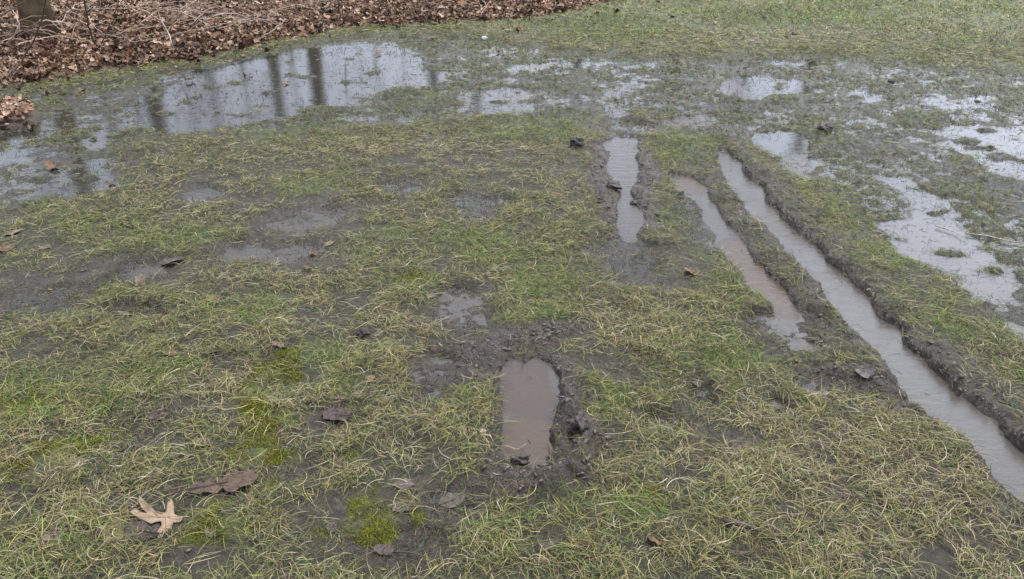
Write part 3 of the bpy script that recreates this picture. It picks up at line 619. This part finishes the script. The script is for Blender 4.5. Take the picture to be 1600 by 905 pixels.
# leaves lying one by one on the lawn: px, py, size px, kind, rotation deg, colour, tilt, label, category
def lawn_leaf(px, py, spx, kind, rot, colr, tilt, label, name='dead_leaf', curl=.35, cup=.3, lift=.008, flat=1.0, stalk=False, cat='leaf', rough=.5):
    x_, y_ = at(px, py); x_ = float(x_); y_ = float(y_); s = spx*px_size(py)*(1.12 if spx > 90 else .86)
    me = leaf_mesh(kind, int(px*7+py), curl, cup, 2, False); colr = (colr[0]*.56, colr[1]*.53, colr[2]*.48); m = solid('leaf_skin', colr, rough, 7, .2, .6); me.materials.append(m)
    o = bpy.data.objects.new(name, me); col.objects.link(o)
    o.location = (x_, y_, max(hz(x_, y_), 0)+lift); o.rotation_euler = (R(tilt[0]), R(tilt[1]), R(rot)); o.scale = (s*flat, s, s)
    tag(o, label, cat)
    if stalk:
        bm = bmesh.new(); prev = None
        pts = [Vector((.0, .12, .02)), Vector((0, -.48, .02+curl*.22)), Vector((.03, -.62, curl*.2)), Vector((.09, -.78, curl*.12))]
        add_tube(bm, pts, [.008, .012, .010, .012], 6); mb = bpy.data.meshes.new('stalk'); bm.to_mesh(mb); bm.free(); mb.materials.append(solid('leaf_stalk', tuple(v*.7 for v in colr), .5, 20))
        so_ = bpy.data.objects.new('stalk', mb); col.objects.link(so_); so_.parent = o
    return o
def add_tube(bm, pts, radii, n=6, cap=True):
    rings = []
    for i, p in enumerate(pts):
        d_ = (pts[min(i+1, len(pts)-1)]-pts[max(i-1, 0)]).normalized(); a = d_.orthogonal().normalized() if i == 0 else (rings_a-d_*rings_a.dot(d_)).normalized()
        rings_a = a; b_ = d_.cross(a)
        rings.append([bm.verts.new(p+(a*math.cos(2*math.pi*k/n)+b_*math.sin(2*math.pi*k/n))*radii[i]) for k in range(n)])
    for A, B in zip(rings[:-1], rings[1:]):
        for k in range(n): bm.faces.new((A[k], A[(k+1) % n], B[(k+1) % n], B[k])).smooth = True
    if cap: bm.faces.new(rings[0][::-1]); bm.faces.new(rings[-1])
HERO = [(870, 375), (900, 400), (945, 440), (972, 488), (1010, 500), (1042, 488), (1050, 432), (1078, 412), (1090, 455), (1090, 495), (1150, 518), (1125, 540), (1082, 540), (1062, 590), (1055, 632), (990, 692), (985, 650), (985, 600), (1012, 565), (1008, 545), (975, 550), (945, 563), (905, 538), (870, 518), (820, 498), (848, 466), (890, 480), (920, 484), (885, 450), (868, 420)]
def hero_leaf():
    P_ = [at(x_/4, 680+y_/4, .02) for x_, y_ in HERO]; cx, cy = float(np.mean([p[0] for p in P_])), float(np.mean([p[1] for p in P_]))
    bm = bmesh.new(); f = bm.faces.new([bm.verts.new((float(p[0])-cx, float(p[1])-cy, 0)) for p in P_]); bmesh.ops.triangulate(bm, faces=[f]); bmesh.ops.subdivide_edges(bm, edges=bm.edges[:], cuts=2, use_grid_fill=True)
    for v in bm.verts:
        q = v.co.length/.09; v.co.z = .010*math.sin(v.co.x*70+1)*q+.012*q*q*math.sin(2*math.atan2(v.co.y, v.co.x)+.6)
    bmesh.ops.recalc_face_normals(bm, faces=bm.faces[:]); bmesh.ops.solidify(bm, geom=bm.faces[:], thickness=.0008)
    me = bpy.data.meshes.new('oak_leaf'); bm.to_mesh(me); bm.free()
    for p in me.polygons: p.use_smooth = True
    me.materials.append(solid('tan_leaf', (.24, .17, .112), .55, 40, .35, .28)); o = link('oak_leaf', me); o.location = (cx, cy, hz(cx, cy)+.020)
    tag(o, 'pale tan pin oak leaf with deep pointed lobes lying flat near the bottom left corner', 'leaf')
    vm = solid('leaf_vein', (.27, .19, .12), .6, 40)
    def vv(x_, y_): a = at(x_/4, 680+y_/4, .02); return Vector((float(a[0])-cx, float(a[1])-cy, .0035))
    for pts in ([(1190, 522), (1090, 518), (1000, 522), (900, 510), (840, 492)], [(1000, 522), (950, 470), (885, 405)], [(1060, 520), (1070, 470), (1072, 430)], [(1040, 520), (1045, 580), (1010, 660)]):
        bm = bmesh.new(); add_tube(bm, [vv(*p) for p in pts], [.0014]+[.0008]*(len(pts)-1), 5); mv_ = bpy.data.meshes.new('vein'); bm.to_mesh(mv_); bm.free(); link('vein', mv_, vm, o)
hero_leaf()
TAN = (.33, .25, .17); PUR = (.10, .078, .078); GREY = (.165, .15, .145); PINK = (.24, .165, .13); DRK = (.06, .042, .032)
MUDLEAF = 1
L_ = [
 (228, 838, 74, 'oval', 75, PUR, (0, 0), 'dark purple wet leaf lying partly under the pale tan pin oak leaf', .2, .1, 1.5),
 (345, 766, 100, 'oak', -72, (.15, .11, .09), (0, 0), 'long dull purple brown oak leaf above the tan pin oak leaf', .05, .08, .8),
 (178, 838, 66, 'torn', 35, PINK, (0, 0), 'pinkish brown leaf half covered by grass left of the tan pin oak leaf', .2, .1, 1),
 (82, 858, 44, 'oak', 10, (.24, .19, .155), (0, 8), 'crumpled grey brown leaf nearest the bottom left corner', .9, .7, 1.4),
 (527, 655, 54, 'torn', 80, PUR, (0, 0), 'flat dark purple leaf piece in bare soil left of the footprint', .12, .1, 1.1),
 (266, 412, 52, 'oval', -75, GREY, (10, 0), 'curled blue grey leaf standing out of a wet patch at the left', .5, .6, 1.3),
 (222, 448, 34, 'torn', 15, (.26, .20, .165), (15, 0), 'small pinkish grey leaf just below the curled blue grey leaf', .6, .6, 1),
 (337, 478, 34, 'oak', 60, (.30, .22, .155), (0, 0), 'light brown broken leaf in the grass at the left middle', .7, .4, 1.3),
 (22, 370, 40, 'oval', -70, (.28, .22, .17), (8, 0), 'pale tan leaf beside the left edge above the bare muddy strip', .4, .3, 1.1),
 (12, 394, 36, 'torn', 20, (.20, .14, .11), (0, 0), 'brown leaf at the left edge just under a pale tan one', .5, .4, 1.2),
 (579, 597, 24, 'oval', -50, (.32, .23, .165), (10, 0), 'small oval light brown leaf above two pinkish ones left of the footprint', .4, .4, 1.7),
 (563, 624, 32, 'torn', 40, PINK, (0, 0), 'pinkish brown crumpled leaf below the small oval light brown leaf', .7, .5, 1.1),
 (533, 627, 22, 'torn', 90, (.19, .14, .12), (0, 0), 'small dull brown leaf scrap above the flat dark purple leaf piece', .5, .5, 1),
 (674, 468, 24, 'oval', 80, GREY, (4, 0), 'small grey oval leaf at the edge of the smooth mud patch above the footprint', .2, .4, 1.5),
 (1078, 434, 26, 'torn', 50, (.36, .27, .19), (12, 10), 'tan curled leaf on dark mud left of the brown water rut', .6, .8, 1.4),
 (1350, 596, 34, 'torn', -60, (.15, .145, .15), (20, 0), 'shiny grey leaf on the mud between lawn and the long rut', .5, .5, 1.5),
 (572, 301, 44, 'oval', -80, (.22, .12, .10), (6, 0), 'reddish brown narrow leaf in the upper middle of the lawn', .35, .5, .8),
 (633, 766, 38, 'oval', 88, (.16, .135, .135), (0, 0), 'purplish oval leaf on bare soil above the round moss cushion', .2, .2, 1.6),
 (705, 784, 56, 'oval', -60, (.13, .118, .105), (0, 0), 'large muddy grey brown leaf pressed into the soil left below the footprint', .1, .15, 1.5),
 (628, 800, 40, 'torn', 85, (.14, .115, .11), (0, 0), 'dull purple brown leaf lying right of the round moss cushion', .15, .2, 1.1),
 (516, 385, 30, 'oval', -50, (.30, .25, .18), (10, 0), 'narrow tan leaf at the right end of a bluish wet patch', .5, .5, .8),
 (490, 398, 26, 'torn', 30, (.16, .12, .09), (0, 0), 'brown leaf scrap just left of the narrow tan leaf', .5, .4, 1),
 (482, 428, 26, 'oak', 30, (.15, .10, .075), (0, 0), 'dark brown leaf curled in grass below the bluish wet patch', .7, .7, 1.2),
 (438, 548, 34, 'oak', 70, (.22, .15, .125), (0, 12), 'crumpled reddish brown leaf above the largest moss cushion', 1.0, .8, 1.4),
 (82, 264, 34, 'oak', 40, (.24, .155, .11), (12, 0), 'crumpled brown leaf standing in wet grass near the left puddle', 1.0, .9, 1.5),
 (72, 392, 26, 'oval', 80, GREY, (0, 0), 'small slate grey leaf lying in grass near the left edge', .3, .3, 1.6),
 (193, 493, 28, 'oval', 60, (.12, .105, .11), (0, 0), 'dark grey leaf on the bare mud at the left middle', .3, .3, 1.6),
 (330, 556, 30, 'oval', -80, GREY, (4, 0), 'bluish grey leaf lying left of the crumpled reddish brown leaf', .3, .3, 1.1),
 (8, 592, 34, 'oval', -60, (.18, .17, .175), (4, 0), 'grey leaf cut by the left edge of the picture above bright green grass', .3, .3, 1.4),
 (120, 728, 48, 'torn', 70, (.17, .135, .11), (0, 0), 'flat grey brown leaf between grass left of the tan pin oak leaf', .2, .2, 1),
 (245, 655, 44, 'torn', 70, (.13, .105, .10), (0, 0), 'dark flat leaf in the bare soil at the left', .15, .2, 1),
 (319, 698, 44, 'oval', 80, (.14, .115, .10), (0, 0), 'dull brown oval leaf left of the lower moss cushion', .2, .2, 1.2),
 (447, 132, 14, 'torn', 50, (.28, .19, .14), (10, 0), 'brown leaf floating in the big puddle at its dark trunk reflection', .5, .6, 1.3),
 (411, 240, 22, 'oval', -85, (.12, .11, .12), (4, 0), 'dark grey leaf on the grass just below the big puddle', .3, .4, 1.2),
 (1088, 600, 36, 'oval', 5, (.21, .17, .165), (0, 0), 'muddy pinkish grey leaf in the grass right of the footprint', .25, .3, .9),
 (1160, 592, 18, 'torn', 40, (.17, .11, .09), (0, 0), 'small reddish brown leaf right of the muddy pinkish grey leaf', .4, .4, 1.2),
 (1246, 570, 12, 'torn', 70, (.30, .21, .17), (0, 0), 'tiny pinkish leaf scrap by the small yellowish pool', .4, .4, 1.6),
 (1020, 855, 30, 'torn', 30, (.22, .13, .085), (0, 20), 'rusty brown leaf curl in the grass at the bottom centre right', .9, .7, 1.1),
 (1210, 637, 30, 'oval', 85, (.12, .112, .105), (0, 0), 'dark round leaf pressed in mud below the small yellowish pool', .1, .1, 1.6),
 (594, 527, 26, 'oval', -60, (.15, .135, .14), (4, 0), 'grey leaf beside the dark spot in the turf', .2, .2, 1.3),
 (520, 832, 34, 'torn', 5, (.14, .115, .118), (0, 0), 'dark purple crumpled leaf at the left of the round moss cushion', .6, .6, 1),
 (600, 868, 40, 'torn', 70, (.12, .10, .10), (0, 0), 'dark leaf lying under the round moss cushion near the bottom edge', .3, .4, 1),
 (856, 862, 52, 'oval', -55, (.10, .085, .08), (0, 0), 'very dark wet leaf at the bottom edge below the footprint', .3, .4, .9),
 (330, 842, 30, 'oval', 30, (.12, .12, .115), (0, 0), 'small dark grey pointed leaf right of the tan pin oak leaf', .25, .3, 1.2),
 (180, 760, 32, 'torn', 55, (.15, .12, .10), (0, 0), 'brown scrap of leaf above left of the tan pin oak leaf', .4, .3, 1),
 (268, 560, 30, 'torn', 75, (.22, .15, .11), (0, 0), 'light brown leaf scrap hidden in straw left of the largest moss cushion', .4, .5, 1),
]
for (px, py, s, k_, rot, c_, tl, lab, cu, cp, fl) in L_:
    lawn_leaf(px, py, s, k_, rot, c_, tl, lab, 'dead_leaf', cu, cp, .003, fl, stalk=(s > 50))

# ------------------------------------------------------------------ curled bark strip, clods, pebble, chips
def lump(name, px, py, spx, flat, colr, label, cat, seed, rough=.5, amp=.42, sub=4, sink=.25, stretch=1.0, rot=0, noise=60):
    rnd = random.Random(seed); bm = bmesh.new(); bmesh.ops.create_icosphere(bm, subdivisions=sub, radius=.5)
    ax = np.array([v.co[:] for v in bm.verts]); o_ = rnd.random()*50
    n_ = fbm(ax[:, 0]*1.0+o_+ax[:, 2]*.7, ax[:, 1]+o_*.3+ax[:, 2]*.9, .35, 3, seed)+(.45*fbm(ax[:, 0]+ax[:, 2]*.8, ax[:, 1]-ax[:, 2]*.6, .10, 3, seed+3) if cat == 'clod' else 0)
    for v, q in zip(bm.verts, n_): v.co *= 1+amp*float(q)*1.6; v.co.x *= stretch; v.co.z *= flat
    me = bpy.data.meshes.new(name); bm.to_mesh(me); bm.free()
    for p in me.polygons: p.use_smooth = True
    me.materials.append(solid(name+'_skin', colr, rough, noise)); x_, y_ = at(px, py); x_, y_ = float(x_), float(y_); s = spx*px_size(py)
    o = bpy.data.objects.new(name, me); col.objects.link(o); o.scale = (s,)*3; o.location = (x_, y_, max(hz(x_, y_), 0)+s*.5*flat*(1-sink*2)); o.rotation_euler.z = R(rot); tag(o, label, cat); return o
MC = (.055, .046, .042)
lump('mud_clod', 903, 231, 20, .9, MC, 'dark mud clod sitting in grass left of the short straight puddle', 'clod', 1)
lump('mud_clod', 1290, 205, 20, .6, MC, 'dark mud clod in wet grass right of the wide bright pool', 'clod', 2)
lump('mud_clod', 992, 318, 14, .5, MC, 'mud clod pushed into the waist of the short straight puddle', 'clod', 3)
lump('mud_clod', 957, 298, 24, .5, MC, 'largest mud clod on the left bank of the short straight puddle', 'clod', 4)
lump('mud_clod', 1392, 128, 9, .6, MC, 'small dark clod in the wet turf at the upper right', 'clod', 5)
lump('mud_clod', 1240, 60, 12, .5, MC, 'small dark clod far up in the dry green turf', 'clod', 8)
lump('mud_clod', 1049, 32, 8, .6, MC, 'tiny dark clod in the turf near the top edge', 'clod', 9)
lump('mud_clod', 905, 690, 30, .8, (.055, .046, .040), 'grey mud clod on the right rim of the footprint', 'clod', 6, stretch=.8)
lump('mud_clod', 812, 728, 20, .8, (.055, .046, .040), 'mud clod at the toe end of the footprint beside its water', 'clod', 7, stretch=1.4, rot=20)
lump('pale_stone', 757, 63, 10, .7, (.42, .43, .44), 'pale stone lying in the wet green turf past the big puddle', 'stone', 12, amp=.15)
lump('pebble', 1528, 158, 9, .6, (.38, .35, .32), 'small pale pebble in the wet turf at the upper right', 'stone', 13, amp=.15)
lump('wood_chip', 754, 680, 12, .6, (.36, .29, .22), 'tiny tan wood chip in grass just left of the footprint', 'wood chip', 14, amp=.2)
lump('dark_lump', 570, 528, 22, .5, (.022, .016, .013), 'nearly black lump at a dark spot of the lawn upper left of the footprint', 'clod', 15, amp=.3)  # near-black lump set at a dark spot of the turf

def tube_obj(name, pts, radii, m, label=None, cat=None, group=None, n=7, parent=None):
    bm = bmesh.new(); add_tube(bm, pts, radii, n); me = bpy.data.meshes.new(name); bm.to_mesh(me); bm.free(); o = link(name, me, m, parent)
    if label: tag(o, label, cat, group)
    return o
M_twig = solid('dark_twig', (.055, .042, .035), .6, 80); M_cane = solid('bramble_cane', (.30, .21, .16), .6, 60); M_canep = solid('pale_cane', (.46, .37, .29), .6, 60); M_caned = solid('dark_cane', (.085, .055, .045), .6, 60)
# dark curled pod lower right
pp = []
for i, (px, py) in enumerate([(1120, 822), (1138, 829), (1160, 834), (1185, 841), (1206, 846)]):
    x_, y_ = at(px, py); pp.append(Vector((float(x_), float(y_), max(0, hz(float(x_), float(y_)))+.012+.003*math.sin(i))))
pod = tube_obj('curled_leaf', pp, [.003, .008, .0085, .006, .0015], solid('curled_leaf_skin', (.05, .032, .028), .5, 50), 'long dark reddish brown rolled leaf in the straw at the lower right', 'leaf', n=9)
def ground_twig(pts, rad, m, label, name='twig'):
    P_ = []
    for i, (px, py) in enumerate(pts):
        x_, y_ = at(px, py); P_.append(Vector((float(x_), float(y_), max(0, hz(float(x_), float(y_)))+.007+rad)))
    n_ = len(P_); return tube_obj(name, P_, [rad*(1-.5*i/(n_-1)) for i in range(n_)], m, label, 'twig')
ground_twig([(125, 348), (150, 348), (176, 350), (200, 360), (225, 368), (256, 369)], .0035, M_twig, 'dark bent twig lying across the lawn above the bluish grey leaf')
ground_twig([(180, 501), (205, 499), (228, 494), (246, 492)], .003, M_twig, 'short dark twig touching the dark grey leaf at the left middle')
ground_twig([(255, 775), (280, 771), (300, 767)], .0022, solid('stem', (.17, .10, .07), .5, 60), 'thin reddish stalk beside the long purple brown oak leaf')
ground_twig([(664, 556), (680, 546), (700, 540)], .0025, M_twig, 'thin dark twig arched over the mud upper left of the footprint')
ground_twig([(350, 581), (390, 576), (430, 570), (455, 561)], .0026, M_twig, 'dark thin twig just above the largest moss cushion')
ground_twig([(610, 868), (640, 868), (668, 882)], .0028, M_twig, 'dark twig in bare soil below the round moss cushion')
ground_twig([(790, 700), (808, 706), (822, 697)], .0014, solid('straw_stalk', (.40, .34, .24), .5, 60), 'pale straw stalk leaning over the toe end of the footprint water')
ground_twig([(1508, 368), (1540, 372), (1575, 380), (1604, 384)], .004, solid('pale_stick', (.33, .28, .23), .55, 60), 'pale stick lying by the pool at the right edge')
ground_twig([(1462, 356), (1490, 365), (1512, 378)], .003, solid('pale_stick', (.36, .31, .25), .55, 60), 'shorter pale stick over the pool left of the stick at the right edge')

# bramble canes arching out of the leaf bank: px,py along the image, height above ground at each point
def cane(pts, rad, m, label, group=None, twigs=0, seed=1):
    pts = [(a_, b_, c_+.10) for a_, b_, c_ in pts]
    rnd = random.Random(seed); P_ = []
    for (px, py, h_) in pts:
        x_, y_ = at(px, py, h_); P_.append(Vector((float(x_), float(y_), h_)))
    # follow the ground under it
    b0 = P_[0]; P_[0] = Vector((b0.x, b0.y, max(b0.z, hz(b0.x, b0.y))))
    Q_ = []
    for i in range(len(P_)-1):
        a, b_, c_, d_ = P_[max(i-1, 0)], P_[i], P_[i+1], P_[min(i+2, len(P_)-1)]
        for k in range(5):
            t_ = k/5; Q_.append(.5*((2*b_)+(c_-a)*t_+(2*a-5*b_+4*c_-d_)*t_*t_+(3*b_-a-3*c_+d_)*t_**3))
    Q_.append(P_[-1]); n_ = len(Q_)
    Q_ = [q+Vector((rnd.gauss(0, .006), rnd.gauss(0, .006), rnd.gauss(0, .004))) for q in Q_]
    rad *= 1.2; o = tube_obj('bramble_cane', Q_, [rad*(1-.5*i/(n_-1)) for i in range(n_)], m, label, 'bramble', group)
    for k in range(twigs):
        s = Q_[int(n_*(.25+.6*rnd.random()))]; dv = Vector((rnd.gauss(0, 1), rnd.gauss(0, .6), rnd.gauss(.5, .5))).normalized()*(.10+.2*rnd.random())
        tube_obj('side_twig', [s, s+dv*.5+Vector((0, 0, .02)), s+dv], [rad*.5, rad*.35, rad*.15], m, n=5, parent=o)
    return o
CG = 'bramble canes arching from the leaf bank'
cane([(8, 125, .05), (40, 85, .2), (62, 40, .45), (72, -10, .75)], .006, M_caned, 'dark cane rising steeply from the leaf bank at the far left', CG, 2, 1)
cane([(150, 72, .10), (140, 40, .3), (130, -10, .6)], .007, M_caned, 'dark upright cane just right of the tree foot', CG, 2, 2)
cane([(268, 70, .08), (255, 35, .25), (240, 5, .42), (225, -30, .65)], .005, M_canep, 'pale upright cane leaning left in the middle of the bramble patch', CG, 1, 3)
cane([(158, 68, .10), (175, 30, .30), (190, -15, .55)], .0045, M_caned, 'thin dark cane leaning right beside the dark upright cane', CG, 1, 4)
cane([(64, 32, .25), (90, 34, .24), (120, 40, .12)], .006, M_canep, 'short pale cane lying level right of the tree foot', CG, 0, 5)
cane([(10, 68, .08), (26, 50, .2), (28, 30, .3), (20, 15, .35)], .005, M_canep, 'pale hooked cane near the top left corner', CG, 1, 6)
cane([(262, 52, .1), (275, 28, .28), (300, 5, .42), (318, -6, .45)], .005, M_canep, 'pale arching cane bending right over the brambles', CG, 0, 7)
cane([(110, 16, .3), (180, 14, .35), (270, 14, .35), (330, 20, .25), (380, 30, .1)], .005, M_cane, 'long brown cane running level across the bramble patch', CG, 2, 8)
cane([(200, 66, .06), (235, 62, .10), (290, 50, .15), (340, 40, .18), (372, 32, .2)], .0045, M_cane, 'low brown cane slanting up along the bramble patch', CG, 1, 9)
cane([(400, 62, .05), (425, 50, .12), (445, 30, .22)], .005, M_canep, 'pale short cane leaning right at the right end of the brambles', CG, 0, 10)
cane([(535, 40, .08), (530, 20, .2), (527, -5, .4)], .006, M_caned, 'dark bare sapling standing alone in the leaves right of the brambles', CG, 1, 11)
cane([(0, 26, .25), (20, 14, .35), (45, -4, .5)], .006, M_caned, 'dark cane crossing the top left corner', CG, 1, 12)
rnd = random.Random(4)
for i in range(90):
    px = rnd.uniform(-60, 470) if i < 74 else rnd.uniform(470, 800); py = rnd.uniform(10, 88-.10*px) if i < 74 else rnd.uniform(4, 30); L = rnd.uniform(40, 130)*(.6 if i >= 74 else 1); dr = rnd.choice((-1, 1)); hh_ = rnd.uniform(.06, .28)
    up = rnd.uniform(5, 45)
    cane([(px, py, .08), (px+dr*L*.35, py-up*.6, hh_), (px+dr*L*.7, py-up*.8, hh_*.9), (px+dr*L, py-up*.4, hh_*.5)], rnd.uniform(.0022, .0042), rnd.choice([M_cane, M_canep, M_cane, M_caned]),
         'thin bare bramble cane tangled low over the brown leaf bank', 'thin tangled bramble canes over the leaf bank', 1 if i % 2 else 0, 50+i)

# ------------------------------------------------------------------ trees: one foot at the top left, the others stand beyond the frame and mirror in the water
M_bark = solid('bark', (.085, .072, .052), .85, 14, .2, .5)
M_barkm = solid('mossy_bark', (.13, .10, .062), .9, 9, .15, .75)
def tree(px, dist, rad, height, seed, label, barkm=M_bark, group='bare trees at the edge of the wood', lean=0, dense=1.0):
    rnd = random.Random(seed); u = (px-800)/FPX; x_ = u*(dist*math.cos(PITCH)+H*math.sin(PITCH)) if dist < 10 else u*dist/1.005; y_ = dist; z0 = hz(x_, y_)-.08
    root = bpy.data.objects.new('bare_tree', None); col.objects.link(root); root.location = (x_, y_, z0); tag(root, label, 'tree', group)
    bm = bmesh.new(); p = Vector((0, 0, 0)); pts = []; rad_ = []; n_ = 12
    for i in range(n_+1):
        f = i/n_; pts.append(Vector((lean*f*height*.1+.06*math.sin(f*5+seed)*f*height*.15, .05*math.cos(f*4+seed)*f*height*.1, f*height))); rad_.append(rad*(1-.82*f)*(1+.8*math.exp(-f*height/.20)))
    add_tube(bm, pts, rad_, 12); me = bpy.data.meshes.new('trunk'); bm.to_mesh(me); bm.free(); link('trunk', me, barkm, root)
    bm = bmesh.new()
    def branch(p, d_, L, r_, lev):
        q = [p]; dd = d_.copy(); k = 4
        for s in range(k):
            dd = (dd+Vector((rnd.gauss(0, .16), rnd.gauss(0, .16), rnd.gauss(.05, .1)))).normalized(); q.append(q[-1]+dd*L/k)
        add_tube(bm, q, [r_*(1-.7*s/k) for s in range(k+1)], 5 if lev < 2 else 3, False)
        if lev < 3:
            for c_ in range(rnd.randint(3, 5) if lev < 2 else 3):
                s = rnd.randint(1, k); nd = (dd+Vector((rnd.gauss(0, .7), rnd.gauss(0, .7), rnd.gauss(.15, .4)))).normalized(); branch(q[s], nd, L*rnd.uniform(.45, .7), r_*.45, lev+1)
    for b_ in range(int(13*dense)):
        f = rnd.uniform(.30, .97); i = int(f*n_); a = rnd.random()*6.28; d_ = Vector((math.cos(a), math.sin(a), rnd.uniform(.3, 1.1))).normalized(); branch(pts[i], d_, height*.33*(1.25-f), rad*(1-.8*f)*.5+.01, 0)
    me = bpy.data.meshes.new('crown'); bm.to_mesh(me); bm.free(); link('crown', me, barkm, root); return root
TR = 'bare tree behind the leaf bank seen as a dark reflection in the puddles'
tree(70, 7.9, .105, 9, 1, 'mossy tree foot rising from the leaves in the top left corner', M_barkm, None)
tree(432, 14.5, .10, 9, 2, TR); tree(497, 15.5, .15, 14, 3, TR, dense=1.3); tree(236, 13.5, .16, 11, 4, TR); tree(160, 17, .12, 12, 5, TR, dense=.6); tree(330, 26, .10, 12, 6, TR, dense=.6)
tree(676, 19, .12, 12, 7, TR, dense=.6); tree(745, 24, .14, 13, 8, TR, dense=.6); tree(-300, 14, .25, 14, 10, TR); tree(900, 26, .2, 13, 11, TR)
TF = 'bare tree standing across the field seen only in the rut water'
tree(1155, 22, .22, 14, 12, TF, group='bare trees across the field', dense=.5); tree(1262, 21, .20, 15, 13, TF, group='bare trees across the field', dense=.5); tree(1050, 27, .30, 17, 14, TF, group='bare trees across the field', dense=.5)
for i, (px, dd) in enumerate([(292, 13.4), (384, 15), (462, 16.5), (590, 17.5), (632, 16), (205, 12)]):
    tree(px, dd, .020+.014*((i*7) % 4)/3, 4.5+((i*5) % 4), 40+i, 'slim bare sapling behind the leaf bank seen as a thin line in the puddle', group='slim saplings at the edge of the wood', dense=.45)
tree(30, 24, .15, 13, 19, TR, dense=.6); tree(-600, 18, .25, 14, 20, TR)
